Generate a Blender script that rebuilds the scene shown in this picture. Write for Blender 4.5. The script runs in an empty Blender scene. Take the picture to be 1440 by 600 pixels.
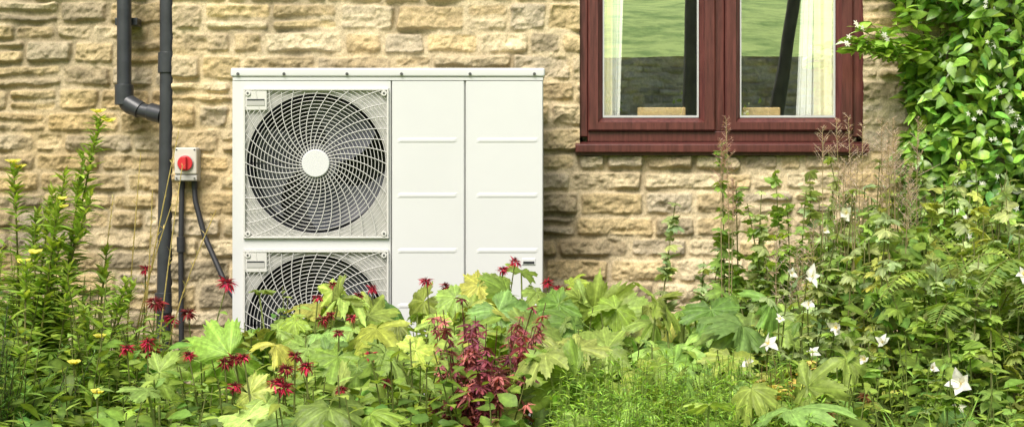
import bpy, bmesh, math
import numpy as np
from mathutils import Vector, Matrix
rng = np.random.default_rng(7)
S = bpy.context.scene
S.view_settings.view_transform = 'Standard'
S.view_settings.look = 'None'
S.view_settings.exposure = 0
COL = S.collection

# ------------------------------------------------------------------ helpers
def empty(name, parent=None):
    o = bpy.data.objects.new(name, None); COL.objects.link(o)
    if parent: o.parent = parent
    return o

def mat_base(name):
    m = bpy.data.materials.new(name); m.use_nodes = True
    nt = m.node_tree
    return m, nt, nt.nodes['Principled BSDF'], nt.nodes['Material Output']

def noise_node(nt, scale, detail=4, rough=.6, coord='Object', stretch=None):
    tc = nt.nodes.new('ShaderNodeTexCoord'); n = nt.nodes.new('ShaderNodeTexNoise')
    n.inputs['Scale'].default_value = scale; n.inputs['Detail'].default_value = detail
    n.inputs['Roughness'].default_value = rough
    src = tc.outputs[coord]
    if stretch:
        mp = nt.nodes.new('ShaderNodeMapping'); mp.inputs['Scale'].default_value = stretch
        nt.links.new(src, mp.inputs['Vector']); src = mp.outputs['Vector']
    nt.links.new(src, n.inputs['Vector'])
    return n

def simple_mat(name, col, rough=.5, metal=0., var=.12, nscale=8., bump=0., bscale=60., stretch=None, spec=.5):
    m, nt, b, out = mat_base(name)
    n = noise_node(nt, nscale, 4, .6, stretch=stretch)
    r = nt.nodes.new('ShaderNodeValToRGB')
    r.color_ramp.elements[0].position = .3; r.color_ramp.elements[1].position = .7
    c = np.array(col)
    r.color_ramp.elements[0].color = (*(c*(1-var)), 1); r.color_ramp.elements[1].color = (*np.minimum(c*(1+var), 1), 1)
    nt.links.new(n.outputs['Fac'], r.inputs['Fac']); nt.links.new(r.outputs['Color'], b.inputs['Base Color'])
    b.inputs['Roughness'].default_value = rough; b.inputs['Metallic'].default_value = metal
    b.inputs['Specular IOR Level'].default_value = spec
    if bump:
        n2 = noise_node(nt, bscale, 4, .65, stretch=stretch)
        bp = nt.nodes.new('ShaderNodeBump'); bp.inputs['Strength'].default_value = bump; bp.inputs['Distance'].default_value = .01
        nt.links.new(n2.outputs['Fac'], bp.inputs['Height']); nt.links.new(bp.outputs['Normal'], b.inputs['Normal'])
    return m

def mesh_obj(name, verts, faces, mat, parent=None, smooth=False, bevel=0.):
    me = bpy.data.meshes.new(name); me.from_pydata([tuple(v) for v in verts], [], [tuple(f) for f in faces]); me.update()
    o = bpy.data.objects.new(name, me); COL.objects.link(o)
    if mat: me.materials.append(mat)
    if parent: o.parent = parent
    if smooth: me.polygons.foreach_set('use_smooth', [True]*len(me.polygons))
    if bevel:
        md = o.modifiers.new('b', 'BEVEL'); md.width = bevel; md.segments = 3; md.limit_method = 'ANGLE'
        me.polygons.foreach_set('use_smooth', [True]*len(me.polygons))
        w = o.modifiers.new('w', 'WEIGHTED_NORMAL')
    return o

def box(name, x0, x1, y0, y1, z0, z1, mat, parent=None, bevel=0.):
    v = [(x0,y0,z0),(x1,y0,z0),(x1,y1,z0),(x0,y1,z0),(x0,y0,z1),(x1,y0,z1),(x1,y1,z1),(x0,y1,z1)]
    f = [(0,3,2,1),(4,5,6,7),(0,1,5,4),(1,2,6,5),(2,3,7,6),(3,0,4,7)]
    return mesh_obj(name, v, f, mat, parent, bevel=bevel)

def cyl(name, p0, p1, r, mat, parent=None, seg=24, r1=None, bevel=0.):
    p0 = Vector(p0); p1 = Vector(p1); d = (p1-p0).normalized()
    a = d.orthogonal().normalized(); b = d.cross(a); r1 = r if r1 is None else r1
    v = []
    for p, rr in ((p0, r), (p1, r1)):
        for i in range(seg):
            t = 2*math.pi*i/seg; v.append(p + a*math.cos(t)*rr + b*math.sin(t)*rr)
    f = [(i, (i+1) % seg, seg+(i+1) % seg, seg+i) for i in range(seg)] + [tuple(range(seg))[::-1], tuple(range(seg, 2*seg))]
    return mesh_obj(name, v, f, mat, parent, bevel=bevel or min(r*.08, .002))

# value noise -------------------------------------------------------
_tab = np.random.default_rng(3).random((256, 256))
def vnoise(x, y, s, seed=0):
    x = x*s + seed*17.31; y = y*s + seed*9.7
    xi = np.floor(x).astype(int); yi = np.floor(y).astype(int)
    fx = x-xi; fy = y-yi; fx = fx*fx*(3-2*fx); fy = fy*fy*(3-2*fy)
    g = lambda a, b: _tab[a & 255, b & 255]
    return (g(xi,yi)*(1-fx)*(1-fy)+g(xi+1,yi)*fx*(1-fy)+g(xi,yi+1)*(1-fx)*fy+g(xi+1,yi+1)*fx*fy)*2-1
def fbm(x, y, s, o=4, seed=0, gain=.5):
    r = 0; a = 1
    for i in range(o):
        r = r + a*vnoise(x, y, s*2**i, seed+i*3); a *= gain
    return r

class MB:
    def __init__(s): s.v=[]; s.f=[]; s.c=[]; s.n=0
    def raw(s, v, f, c):
        s.v.append(v); s.f.append(f+s.n); s.c.append(c); s.n += len(v)
    def inst(s, T, R, P, sc, col):
        V, F, C = T; N = len(P)
        if N == 0: return
        v = np.einsum('nij,vj->nvi', R, V)*np.asarray(sc).reshape(-1,1,1) + P[:,None,:]
        c = (col[:,None,:]*C[None,:,None] if C.ndim == 1 else col[:,None,:]*C[None])
        f = F[None]+(np.arange(N)*len(V))[:,None,None]
        s.raw(v.reshape(-1,3), f.reshape(-1,3), c.reshape(-1,3))
    def tube(s, pts, r0, r1, col, sides=5):
        pts = np.asarray(pts, float); n = len(pts)
        t = np.gradient(pts, axis=0); t /= np.linalg.norm(t, axis=1)[:,None]+1e-9
        ref = np.array([0,0,1.]) if abs(t[:,2]).mean() < .8 else np.array([0,1.,0])
        a = np.cross(t, ref); a /= np.linalg.norm(a, axis=1)[:,None]+1e-9; b = np.cross(t, a)
        th = np.arange(sides)*2*np.pi/sides; r = np.linspace(r0, r1, n)[:,None,None]
        v = pts[:,None]+r*(a[:,None]*np.cos(th)[None,:,None]+b[:,None]*np.sin(th)[None,:,None])
        i = np.arange(n-1)[:,None]*sides; j = np.arange(sides)[None]; k = (j+1) % sides
        q = np.stack([i+j, i+k, i+sides+k, i+sides+j], -1).reshape(-1,4)
        f = np.concatenate([q[:,[0,1,2]], q[:,[0,2,3]]])
        s.raw(v.reshape(-1,3), f, np.tile(np.asarray(col, float), (n*sides,1)))
    def build(s, name, mat, parent=None, smooth=True):
        v = np.concatenate(s.v); f = np.concatenate(s.f); c = np.concatenate(s.c)
        me = bpy.data.meshes.new(name)
        me.vertices.add(len(v)); me.vertices.foreach_set('co', v.astype(np.float32).ravel())
        me.loops.add(len(f)*3); me.loops.foreach_set('vertex_index', f.astype(np.int32).ravel())
        me.polygons.add(len(f)); me.polygons.foreach_set('loop_start', np.arange(len(f), dtype=np.int32)*3)
        me.update(calc_edges=True)
        me.polygons.foreach_set('use_smooth', np.full(len(f), smooth))
        at = me.color_attributes.new('Col', 'FLOAT_COLOR', 'POINT')
        at.data.foreach_set('color', np.concatenate([np.clip(c,0,1), np.ones((len(c),1))],1).astype(np.float32).ravel())
        me.materials.append(mat)
        o = bpy.data.objects.new(name, me); COL.objects.link(o)
        if parent: o.parent = parent
        return o

# ------------------------------------------------------------------ stone walls
def stone_mat(name, tint=(1,1,1), bump=.65):
    m, nt, b, out = mat_base(name)
    at = nt.nodes.new('ShaderNodeAttribute'); at.attribute_name = 'Col'
    n1 = noise_node(nt, 28, 5, .7); n2 = noise_node(nt, 150, 3, .75)
    r1 = nt.nodes.new('ShaderNodeMapRange'); r1.inputs['From Min'].default_value=.3; r1.inputs['From Max'].default_value=.7
    r1.inputs['To Min'].default_value=.76; r1.inputs['To Max'].default_value=1.22
    r2 = nt.nodes.new('ShaderNodeMapRange'); r2.inputs['From Min'].default_value=.35; r2.inputs['From Max'].default_value=.65
    r2.inputs['To Min'].default_value=.80; r2.inputs['To Max'].default_value=1.18
    nt.links.new(n1.outputs['Fac'], r1.inputs['Value']); nt.links.new(n2.outputs['Fac'], r2.inputs['Value'])
    mu = nt.nodes.new('ShaderNodeMath'); mu.operation='MULTIPLY'
    nt.links.new(r1.outputs[0], mu.inputs[0]); nt.links.new(r2.outputs[0], mu.inputs[1])
    vm = nt.nodes.new('ShaderNodeVectorMath'); vm.operation='SCALE'
    nt.links.new(at.outputs['Color'], vm.inputs[0]); nt.links.new(mu.outputs[0], vm.inputs['Scale'])
    v2 = nt.nodes.new('ShaderNodeVectorMath'); v2.operation='MULTIPLY'; v2.inputs[1].default_value = tint
    nt.links.new(vm.outputs[0], v2.inputs[0]); nt.links.new(v2.outputs[0], b.inputs['Base Color'])
    b.inputs['Roughness'].default_value = .95; b.inputs['Specular IOR Level'].default_value = .1
    n3 = noise_node(nt, 90, 5, .8)
    bp = nt.nodes.new('ShaderNodeBump'); bp.inputs['Strength'].default_value=bump; bp.inputs['Distance'].default_value=.006
    nt.links.new(n3.outputs['Fac'], bp.inputs['Height']); nt.links.new(bp.outputs['Normal'], b.inputs['Normal'])
    return m

PAL = np.array([[.60,.475,.265],[.565,.44,.245],[.50,.395,.225],[.66,.55,.35],[.56,.46,.285],[.45,.365,.225],[.62,.485,.26],[.60,.505,.335],[.53,.45,.31],[.41,.34,.22]])
def stone_wall(name, x0, x1, z0, z1, res, y, mat, parent, seed, rowh=(.062,.112), w=(.11,.30), quoin=False, hole=None, gain=1., relief=1., pal=PAL, mortar=(.63,.52,.33)):
    r = np.random.default_rng(seed)
    nx = int((x1-x0)/res)+1; nz = int((z1-z0)/res)+1
    X, Z = np.meshgrid(np.linspace(x0,x1,nx), np.linspace(z0,z1,nz))
    wx = X+.008*fbm(X,Z,9,3,seed); wz = Z+.006*fbm(X,Z,7,3,seed+5)
    rows = [z0-.05]
    while rows[-1] < z1+.1: rows.append(rows[-1]+r.uniform(*rowh))
    rows = np.array(rows); ri = np.clip(np.searchsorted(rows, wz)-1, 0, len(rows)-2)
    D = np.zeros_like(X); OFF = np.zeros_like(X); C = np.zeros(X.shape+(3,)); SX=np.zeros_like(X)
    for k in range(len(rows)-1):
        b = [x0-(0.02 if quoin else r.uniform(0,.2))]
        if quoin: b.append(x0+(.2 if k % 2 else .11)+r.uniform(-.02,.04))
        h = rows[k+1]-rows[k]
        while b[-1] < x1+.1: b.append(b[-1]+r.uniform(*w)*(.75 if h < .075 else 1.05))
        b = np.array(b); m = ri == k
        if not m.any(): continue
        ci = np.clip(np.searchsorted(b, wx[m])-1, 0, len(b)-2)
        n = len(b)
        split = (r.random(n) < .25) & (h > .085); sp = r.uniform(.38,.62,n)
        zz = (wz[m]-rows[k])/h; top = zz > sp[ci]
        lo = np.where(split[ci]&top, rows[k]+sp[ci]*h, rows[k]); hi = np.where(split[ci]&~top, rows[k]+sp[ci]*h, rows[k+1])
        dx = np.minimum(wx[m]-b[ci], b[ci+1]-wx[m]); dz = np.minimum(wz[m]-lo, hi-wz[m])
        rr = .022
        d = np.where((dx<rr)&(dz<rr), rr-np.hypot(rr-np.minimum(dx,rr), rr-np.minimum(dz,rr)), np.minimum(dx,dz))
        D[m] = d
        sid = ci+np.where(split[ci]&top, n, 0)
        off = r.uniform(0,1,2*n); tl = r.uniform(-1,1,2*n); tv = r.uniform(-1,1,2*n)
        cen = (b[ci]+b[ci+1])/2
        OFF[m] = off[sid]*.008+tl[sid]*(wx[m]-cen)*.05+tv[sid]*(wz[m]-(lo+hi)/2)*.13
        SX[m] = r.uniform(0,30,2*n)[sid]
        ca = pal[r.integers(0,len(pal),2*n)]*r.uniform(.88,1.08,(2*n,1))
        C[m] = ca[sid]
    gap = .005+.003*fbm(X,Z,14,2,seed+9)
    t = np.clip((D-gap)/.011, 0, 1); t = t*t*(3-2*t)
    # split face: every stone has its own strata / fracture pattern
    rough = .0052*fbm(X+SX,Z,16,3,seed+1)+.0042*fbm(X,Z,60,3,seed+2)+.005*fbm(X*.35+SX,Z,42,2,seed+6)
    fac = np.floor(fbm(X*.7+SX,Z,11,2,seed+13)*2.2)*.003
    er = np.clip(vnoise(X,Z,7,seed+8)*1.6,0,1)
    hm = .008+.0015*fbm(X,Z,90,2,seed+3)-.012*er
    H = (t*(.014+OFF+rough+fac)+(1-t)*hm)*relief
    big = 1+.09*fbm(X,Z,1.3,3,seed+30)
    mid = 1+.16*fbm(X,Z,22,3,seed+31)
    mort = np.array(mortar)
    Cc = C*t[...,None]*mid[...,None]+mort*(1-t[...,None])*(1-.32*er)[...,None]  # recessed mortar also darkened in colour: crevice shade painted into the joints
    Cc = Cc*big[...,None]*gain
    yel = np.clip(fbm(X,Z,3,3,seed+40),0,1)[...,None]; Cc = Cc*(1-yel*np.array([0,.06,.18]))
    soot = np.clip(fbm(X,Z,2.2,3,seed+50)-.15,0,1)[...,None]; Cc = Cc*(1-soot*np.array([.32,.30,.26]))
    v = np.stack([X, y-H, Z], -1).reshape(-1,3)
    i = np.arange(nz-1)[:,None]*nx; j = np.arange(nx-1)[None]
    q = np.stack([i+j, i+j+1, i+nx+j+1, i+nx+j], -1).reshape(-1,4)
    if hole is not None:
        cx = v[q].mean(1); q = q[~((cx[:,0]>hole[0])&(cx[:,0]<hole[1])&(cx[:,2]>hole[2])&(cx[:,2]<hole[3]))]
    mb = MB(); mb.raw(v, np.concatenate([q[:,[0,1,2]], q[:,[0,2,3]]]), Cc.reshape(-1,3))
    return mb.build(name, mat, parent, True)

house = empty('stone_cottage')
M_stone = stone_mat('limestone'); M_mort = simple_mat('mortar', (.45,.36,.22), .95, bump=.5)
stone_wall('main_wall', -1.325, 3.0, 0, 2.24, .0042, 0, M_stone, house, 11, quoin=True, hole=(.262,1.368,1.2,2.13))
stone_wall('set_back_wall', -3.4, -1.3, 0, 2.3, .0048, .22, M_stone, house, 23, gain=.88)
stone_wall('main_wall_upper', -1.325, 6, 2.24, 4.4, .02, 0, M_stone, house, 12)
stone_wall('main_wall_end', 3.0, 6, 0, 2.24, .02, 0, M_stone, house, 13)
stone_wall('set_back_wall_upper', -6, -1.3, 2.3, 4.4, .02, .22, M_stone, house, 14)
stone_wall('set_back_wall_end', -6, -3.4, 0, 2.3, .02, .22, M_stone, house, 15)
box('wall_return', -1.322, -1.26, .008, .26, 0, 4.4, M_mort, house)
M_tile = simple_mat('roof_tile', (.12,.09,.07), .9, var=.3, nscale=6, bump=.6)
mesh_obj('roof', [(-6.2,-.3,4.35),(6.2,-.3,4.35),(6.2,4,7),(-6.2,4,7),(-6.2,-.3,4.25),(6.2,-.3,4.25),(6.2,4,6.9),(-6.2,4,6.9)],
         [(0,1,2,3),(7,6,5,4),(0,4,5,1),(1,5,6,2),(2,6,7,3),(3,7,4,0)], M_tile, house)
box('back_wall', -6, 6, 6, 6.3, 0, 4.4, M_mort, house)
box('gable_wall', 5.97, 6.2, .02, 6, 0, 4.4, M_mort, house); box('gable_wall_b', -6.2, -5.97, .24, 6, 0, 4.4, M_mort, house)

# room behind the window
M_room = simple_mat('room_plaster', (.34,.31,.25), .9, var=.05); M_floor = simple_mat('room_floor', (.12,.08,.05), .6)
box('room_back', -.6, 2.6, 3.2, 3.25, .3, 2.5, M_room, house); box('room_left', -.65, -.6, .06, 3.2, .3, 2.5, M_room, house)
box('room_right', 2.6, 2.65, .06, 3.2, .3, 2.5, M_room, house); box('room_floor', -.6, 2.6, .06, 3.2, .25, .3, M_floor, house)
box('room_ceiling', -.6, 2.6, .06, 3.2, 2.5, 2.55, M_room, house)

# window -----------------------------------------------------------
def wood_mat():
    m, nt, b, out = mat_base('mahogany_frame')
    n = noise_node(nt, 6, 5, .65, stretch=(14,14,1.2))
    r = nt.nodes.new('ShaderNodeValToRGB'); e = r.color_ramp.elements
    e[0].position=.32; e[0].color=(.060,.014,.011,1); e[1].position=.68; e[1].color=(.150,.043,.034,1)
    nt.links.new(n.outputs['Fac'], r.inputs['Fac']); nt.links.new(r.outputs['Color'], b.inputs['Base Color'])
    b.inputs['Roughness'].default_value=.38
    bp = nt.nodes.new('ShaderNodeBump'); bp.inputs['Strength'].default_value=.15; bp.inputs['Distance'].default_value=.003
    nt.links.new(n.outputs['Fac'], bp.inputs['Height']); nt.links.new(bp.outputs['Normal'], b.inputs['Normal'])
    return m
M_wood = wood_mat()
M_gasket = simple_mat('spacer_bar', (.6,.6,.6), .4, .3, .05)
win = empty('casement_window', house)
wx0, wx1, wz0, wz1 = .25, 1.38, 1.25, 2.14
def bar(n, a, b, c, d, yf, yb=.09, m=None, bev=.004): return box(n, a, b, yf, yb, c, d, m or M_wood, win, bev)
bar('frame_left', wx0, wx0+.046, wz0, wz1, .012); bar('frame_right', wx1-.046, wx1, wz0, wz1, .012)
bar('frame_bottom', wx0+.046, wx1-.046, wz0-.02, wz0+.022, .012); bar('frame_top', wx0+.046, wx1-.046, wz1-.046, wz1, .012)
bar('frame_mullion', .795, .832, wz0+.022, wz1-.046, .018)
def sash(n, gx0, gx1, ox0, ox1):
    gz0, gz1 = 1.325, 2.05; oz0, oz1 = wz0+.0225, wz1-.047
    yf, yg = -.006, .03; cw = .02
    o = [(ox0,oz0),(ox1,oz0),(ox1,oz1),(ox0,oz1)]; i1 = [(gx0-cw,gz0-cw),(gx1+cw,gz0-cw),(gx1+cw,gz1+cw),(gx0-cw,gz1+cw)]
    i2 = [(gx0,gz0),(gx1,gz0),(gx1,gz1),(gx0,gz1)]
    v = [(x,.06,z) for x,z in o]+[(x,yf+.004,z) for x,z in o]
    oi = [(ox0+.005,oz0+.005),(ox1-.005,oz0+.005),(ox1-.005,oz1-.005),(ox0+.005,oz1-.005)]
    v += [(x,yf,z) for x,z in oi]+[(x,yf,z) for x,z in i1]+[(x,yf+.012,z) for x,z in i1]+[(x,yg,z) for x,z in i2]+[(x,.06,z) for x,z in i2]
    f = []
    for L in range(6):
        for k in range(4):
            a = L*4+k; b = L*4+(k+1)%4; f.append((a,b,b+4,a+4))
    mesh_obj(n, v, f, M_wood, win)
    g = .006
    for nm,a,b,c,d in (('l',gx0+.0005,gx0+g,gz0+g+.003,gz1-g),('r',gx1-g,gx1-.0005,gz0+g+.003,gz1-g),('b',gx0+.0005,gx1-.0005,gz0+.0005,gz0+g+.003),('t',gx0+.0005,gx1-.0005,gz1-g,gz1-.0005)):
        box(n+'_spacer_'+nm, a,b,.026,.05,c,d, M_gasket, win)
    return gx0,gx1,gz0,gz1
m, nt, b, out = mat_base('window_glass')
tr = nt.nodes.new('ShaderNodeBsdfTransparent'); gl = nt.nodes.new('ShaderNodeBsdfGlossy'); mx = nt.nodes.new('ShaderNodeAddShader')
tr.inputs['Color'].default_value=(.76,.79,.77,1); gl.inputs['Roughness'].default_value=.006; gl.inputs['Color'].default_value=(.64,.64,.64,1)
nt.links.new(tr.outputs[0], mx.inputs[0]); nt.links.new(gl.outputs[0], mx.inputs[1]); nt.links.new(mx.outputs[0], out.inputs['Surface'])
wn = noise_node(nt, 2.2, 1, .4); bp = nt.nodes.new('ShaderNodeBump'); bp.inputs['Strength'].default_value=.04; bp.inputs['Distance'].default_value=.02
nt.links.new(wn.outputs['Fac'], bp.inputs['Height']); nt.links.new(bp.outputs['Normal'], gl.inputs['Normal'])
M_glass = m
for n,(a,b_,c,d) in {'sash_left':(.356,.733,wx0+.047,.794),'sash_right':(.894,1.269,.833,wx1-.047)}.items():
    g = sash(n,a,b_,c,d)
    mesh_obj(n+'_glass', [(g[0],.033,g[2]),(g[1],.033,g[2]),(g[1],.033,g[3]),(g[0],.033,g[3])], [(0,1,2,3)], M_glass, win)
sy=-.055
mesh_obj('sill', [(wx0-.004,sy,1.186),(wx1+.004,sy,1.186),(wx1+.004,.06,1.186),(wx0-.004,.06,1.186),
                  (wx0-.004,sy,1.218),(wx1+.004,sy,1.218),(wx1+.004,.011,1.2295),(wx0-.004,.011,1.2295),(wx1+.004,.06,1.2295),(wx0-.004,.06,1.2295)],
         [(0,3,2,1),(0,1,5,4),(4,5,6,7),(7,6,8,9),(1,2,8,6,5),(0,4,7,9,3),(2,3,9,8)], M_wood, win, bevel=.004)
box('sill_drip', wx0, wx1, -.035, -.02, 1.176, 1.187, M_wood, win)
M_curt = simple_mat('curtain_cloth', (.86,.85,.82), .9, var=.03); M_cream = simple_mat('curtain_lining', (.84,.78,.58), .9, var=.03)
def curtain(n, xa, xb, xat, xbt, y, mat, ph):
    nu, nv = 60, 20; v=[]; f=[]
    for k in range(nv+1):
        t=k/nv; z=.9+t*1.35
        for i in range(nu+1):
            u=i/nu; v.append((xa+(xb-xa)*u+t*((xat-xa)*(1-u)+(xbt-xb)*u), y+.010*math.sin(u*22+ph+.6*math.sin(t*3)), z))
    for k in range(nv):
        for i in range(nu): a=k*(nu+1)+i; f.append((a,a+1,a+nu+2,a+nu+1))
    mesh_obj(n, v, f, mat, win, True)
curtain('curtain_left', .36, .415, .36, .455, .105, M_curt, 0); curtain('curtain_left_lining', .28, .395, .28, .398, .075, M_cream, 1)
curtain('curtain_right', 1.11, 1.21, 1.17, 1.22, .105, M_curt, 2); curtain('curtain_right_lining', 1.195, 1.36, 1.195, 1.36, .075, M_cream, 1.4)
M_pine = simple_mat('pine', (.62,.42,.18), .5, var=.15, nscale=5, stretch=(1,1,8))
for i,(cx,cw) in enumerate(((.60,.17),(1.00,.13))):
    ch = empty('dining_chair' + ('' if i==0 else '.001'))
    yy=.16
    for sx in (-1,1):
        box('post', cx+sx*cw/2-.012, cx+sx*cw/2+.012, yy, yy+.025, .3, 1.345, M_pine, ch, .004)
        box('front_leg', cx+sx*cw/2-.012, cx+sx*cw/2+.012, yy+.36, yy+.385, .3, .73, M_pine, ch, .004)
    box('top_rail', cx-cw/2-.012, cx+cw/2+.012, yy-.003, yy+.022, 1.29, 1.375, M_pine, ch, .006)
    box('mid_rail', cx-cw/2+.013, cx+cw/2-.013, yy+.003, yy+.02, 1.05, 1.09, M_pine, ch, .004)
    box('seat', cx-cw/2-.03, cx+cw/2+.03, yy+.03, yy+.42, .731, .76, M_pine, ch, .006)

# ------------------------------------------------------------------ heat pump
hp = empty('heat_pump_unit')
M_white = simple_mat('powder_coat_white', (.655,.66,.65), .42, var=.025, nscale=3, bump=.03, bscale=400)
M_grill = simple_mat('grille_plastic', (.64,.63,.585), .45, var=.03)
M_plate = simple_mat('grille_backing', (.46,.455,.42), .55, var=.05)
M_dark = simple_mat('dark_plastic', (.028,.03,.035), .45, var=.2)
M_fan = simple_mat('fan_plastic', (.10,.105,.12), .38, var=.15)
M_screw = simple_mat('screw_steel', (.12,.12,.12), .4, .7)
M_seam = simple_mat('seam_gasket', (.16,.16,.155), .8)
X0, X1, ZB, ZT = -1.001, .112, .15, 1.47; F=-.5; B=-.13
box('shell_left', X0, X0+.004, F+.014, B, ZB, ZT-.03, M_white, hp); box('shell_right', X1-.004, X1, F+.014, B, ZB, ZT-.03, M_white, hp)
box('back_grille', X0+.005, X1-.005, B-.01, B-.001, ZB, ZT-.03, M_dark, hp)
box('base_tray', X0-.003, X1+.003, F+.002, B+.004, ZB-.03, ZB-.001, M_white, hp, .004)
box('lid', X0-.006, X1+.006, F-.008, B+.006, ZT-.032, ZT, M_white, hp, .007)
box('lid_lip', X0+.001, X1-.001, F-.002, F+.02, ZT-.044, ZT-.033, M_white, hp)
for fx in (-.9, 0.0):
    box('foot', fx-.03, fx+.03, F-.03, B+.03, .02, ZB-.031, M_dark, hp, .004)
xs = -.433; xs2=-.168
ztp = ZT-.046
box('front_substrate', xs-.003, X1-.005, F+.010, F+.013, ZB, ztp, M_seam, hp)
g0x, g1x = -.961, -.4405
panels = {'front_strip_left':(X0,g0x-.001,ZB,ztp),'front_strip_right':(g1x+.001,xs-.0015,ZB,ztp),
 'front_strip_top':(g0x-.0009,g1x+.0009,1.397,ztp),'front_strip_mid':(g0x-.0009,g1x+.0009,.819,.860),'front_strip_bottom':(g0x-.0009,g1x+.0009,ZB,.282)}
for n,(a,b_,c,d) in panels.items(): box(n,a,b_,F,F+.012,c,d,M_white,hp)
def ribbed(n,a,b_,ra,rb):
    ribs=[1.212,1.015,.817,.62,.42]
    xsg=[a,a+.0015,a+.004,ra-.008,ra+.004,rb-.004,rb+.008,b_-.004,b_-.0015,b_]
    ys=[.010,.003,0,0,0,0,0,0,.003,.010]
    rows=[(ZB,0)]
    for r_ in sorted(ribs): rows += [(r_-.010,0),(r_-.004,1),(r_+.002,1),(r_+.010,0)]
    rows.append((ztp,0))
    v=[];f=[]
    for z,e in rows:
        for i,(x,yy) in enumerate(zip(xsg,ys)):
            dd = -.0020*e if 4<=i<=5 else 0
            v.append((x,F+yy+dd,z))
    n_=len(xsg)
    for k in range(len(rows)-1):
        for i in range(n_-1): q=k*n_+i; f.append((q,q+1,q+n_+1,q+n_))
    mesh_obj(n,v,f,M_white,hp)
ribbed('front_panel_mid', xs+.0015, xs2-.0012, xs+.03, xs2-.035)
ribbed('front_panel_right', xs2+.0012, X1, xs2+.048, X1-.025)
box('handle_recess', .035, .085, F-.003, F+.003, .765, .79, M_white, hp, .003); box('handle_slot', .04, .08, F-.0045, F-.002, .770, .779, M_dark, hp)
for sx in (-.98,-.815,-.59,-.395,-.15,.08): cyl('lid_screw', (sx,F-.012,ZT-.022),(sx,F-.006,ZT-.022),.0055,M_screw,hp,12)
box('rating_label', -.05,.03,F-.0012,F-.0004,.215,.26,M_plate,hp)

def plate_with_hole(n, cx, cz, hx, hz, r, y, mat):
    N=96; v=[]; f=[]
    for i in range(N):
        t=2*math.pi*i/N; c,s=math.cos(t),math.sin(t)
        k=min(hx/abs(c) if abs(c)>1e-9 else 9, hz/abs(s) if abs(s)>1e-9 else 9)
        if i%12==0 and (i//12)%2==1: sqx,sqz=math.copysign(hx,c),math.copysign(hz,s)
        else: sqx,sqz=c*k,s*k
        v.append((cx+sqx,y,cz+sqz)); v.append((cx+(r+.004)*c,y,cz+(r+.004)*s)); v.append((cx+r*c,y+.004,cz+r*s)); v.append((cx+(r-.008)*c,y+.10,cz+(r-.008)*s)); v.append((cx+(r+.01)*c,y+.2,cz+(r+.01)*s))
    for i in range(N):
        a=i*5; b_=((i+1)%N)*5
        for k in range(4): f.append((a+k,a+k+1,b_+k+1,b_+k))
    return mesh_obj(n,v,f,mat,hp)
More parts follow.
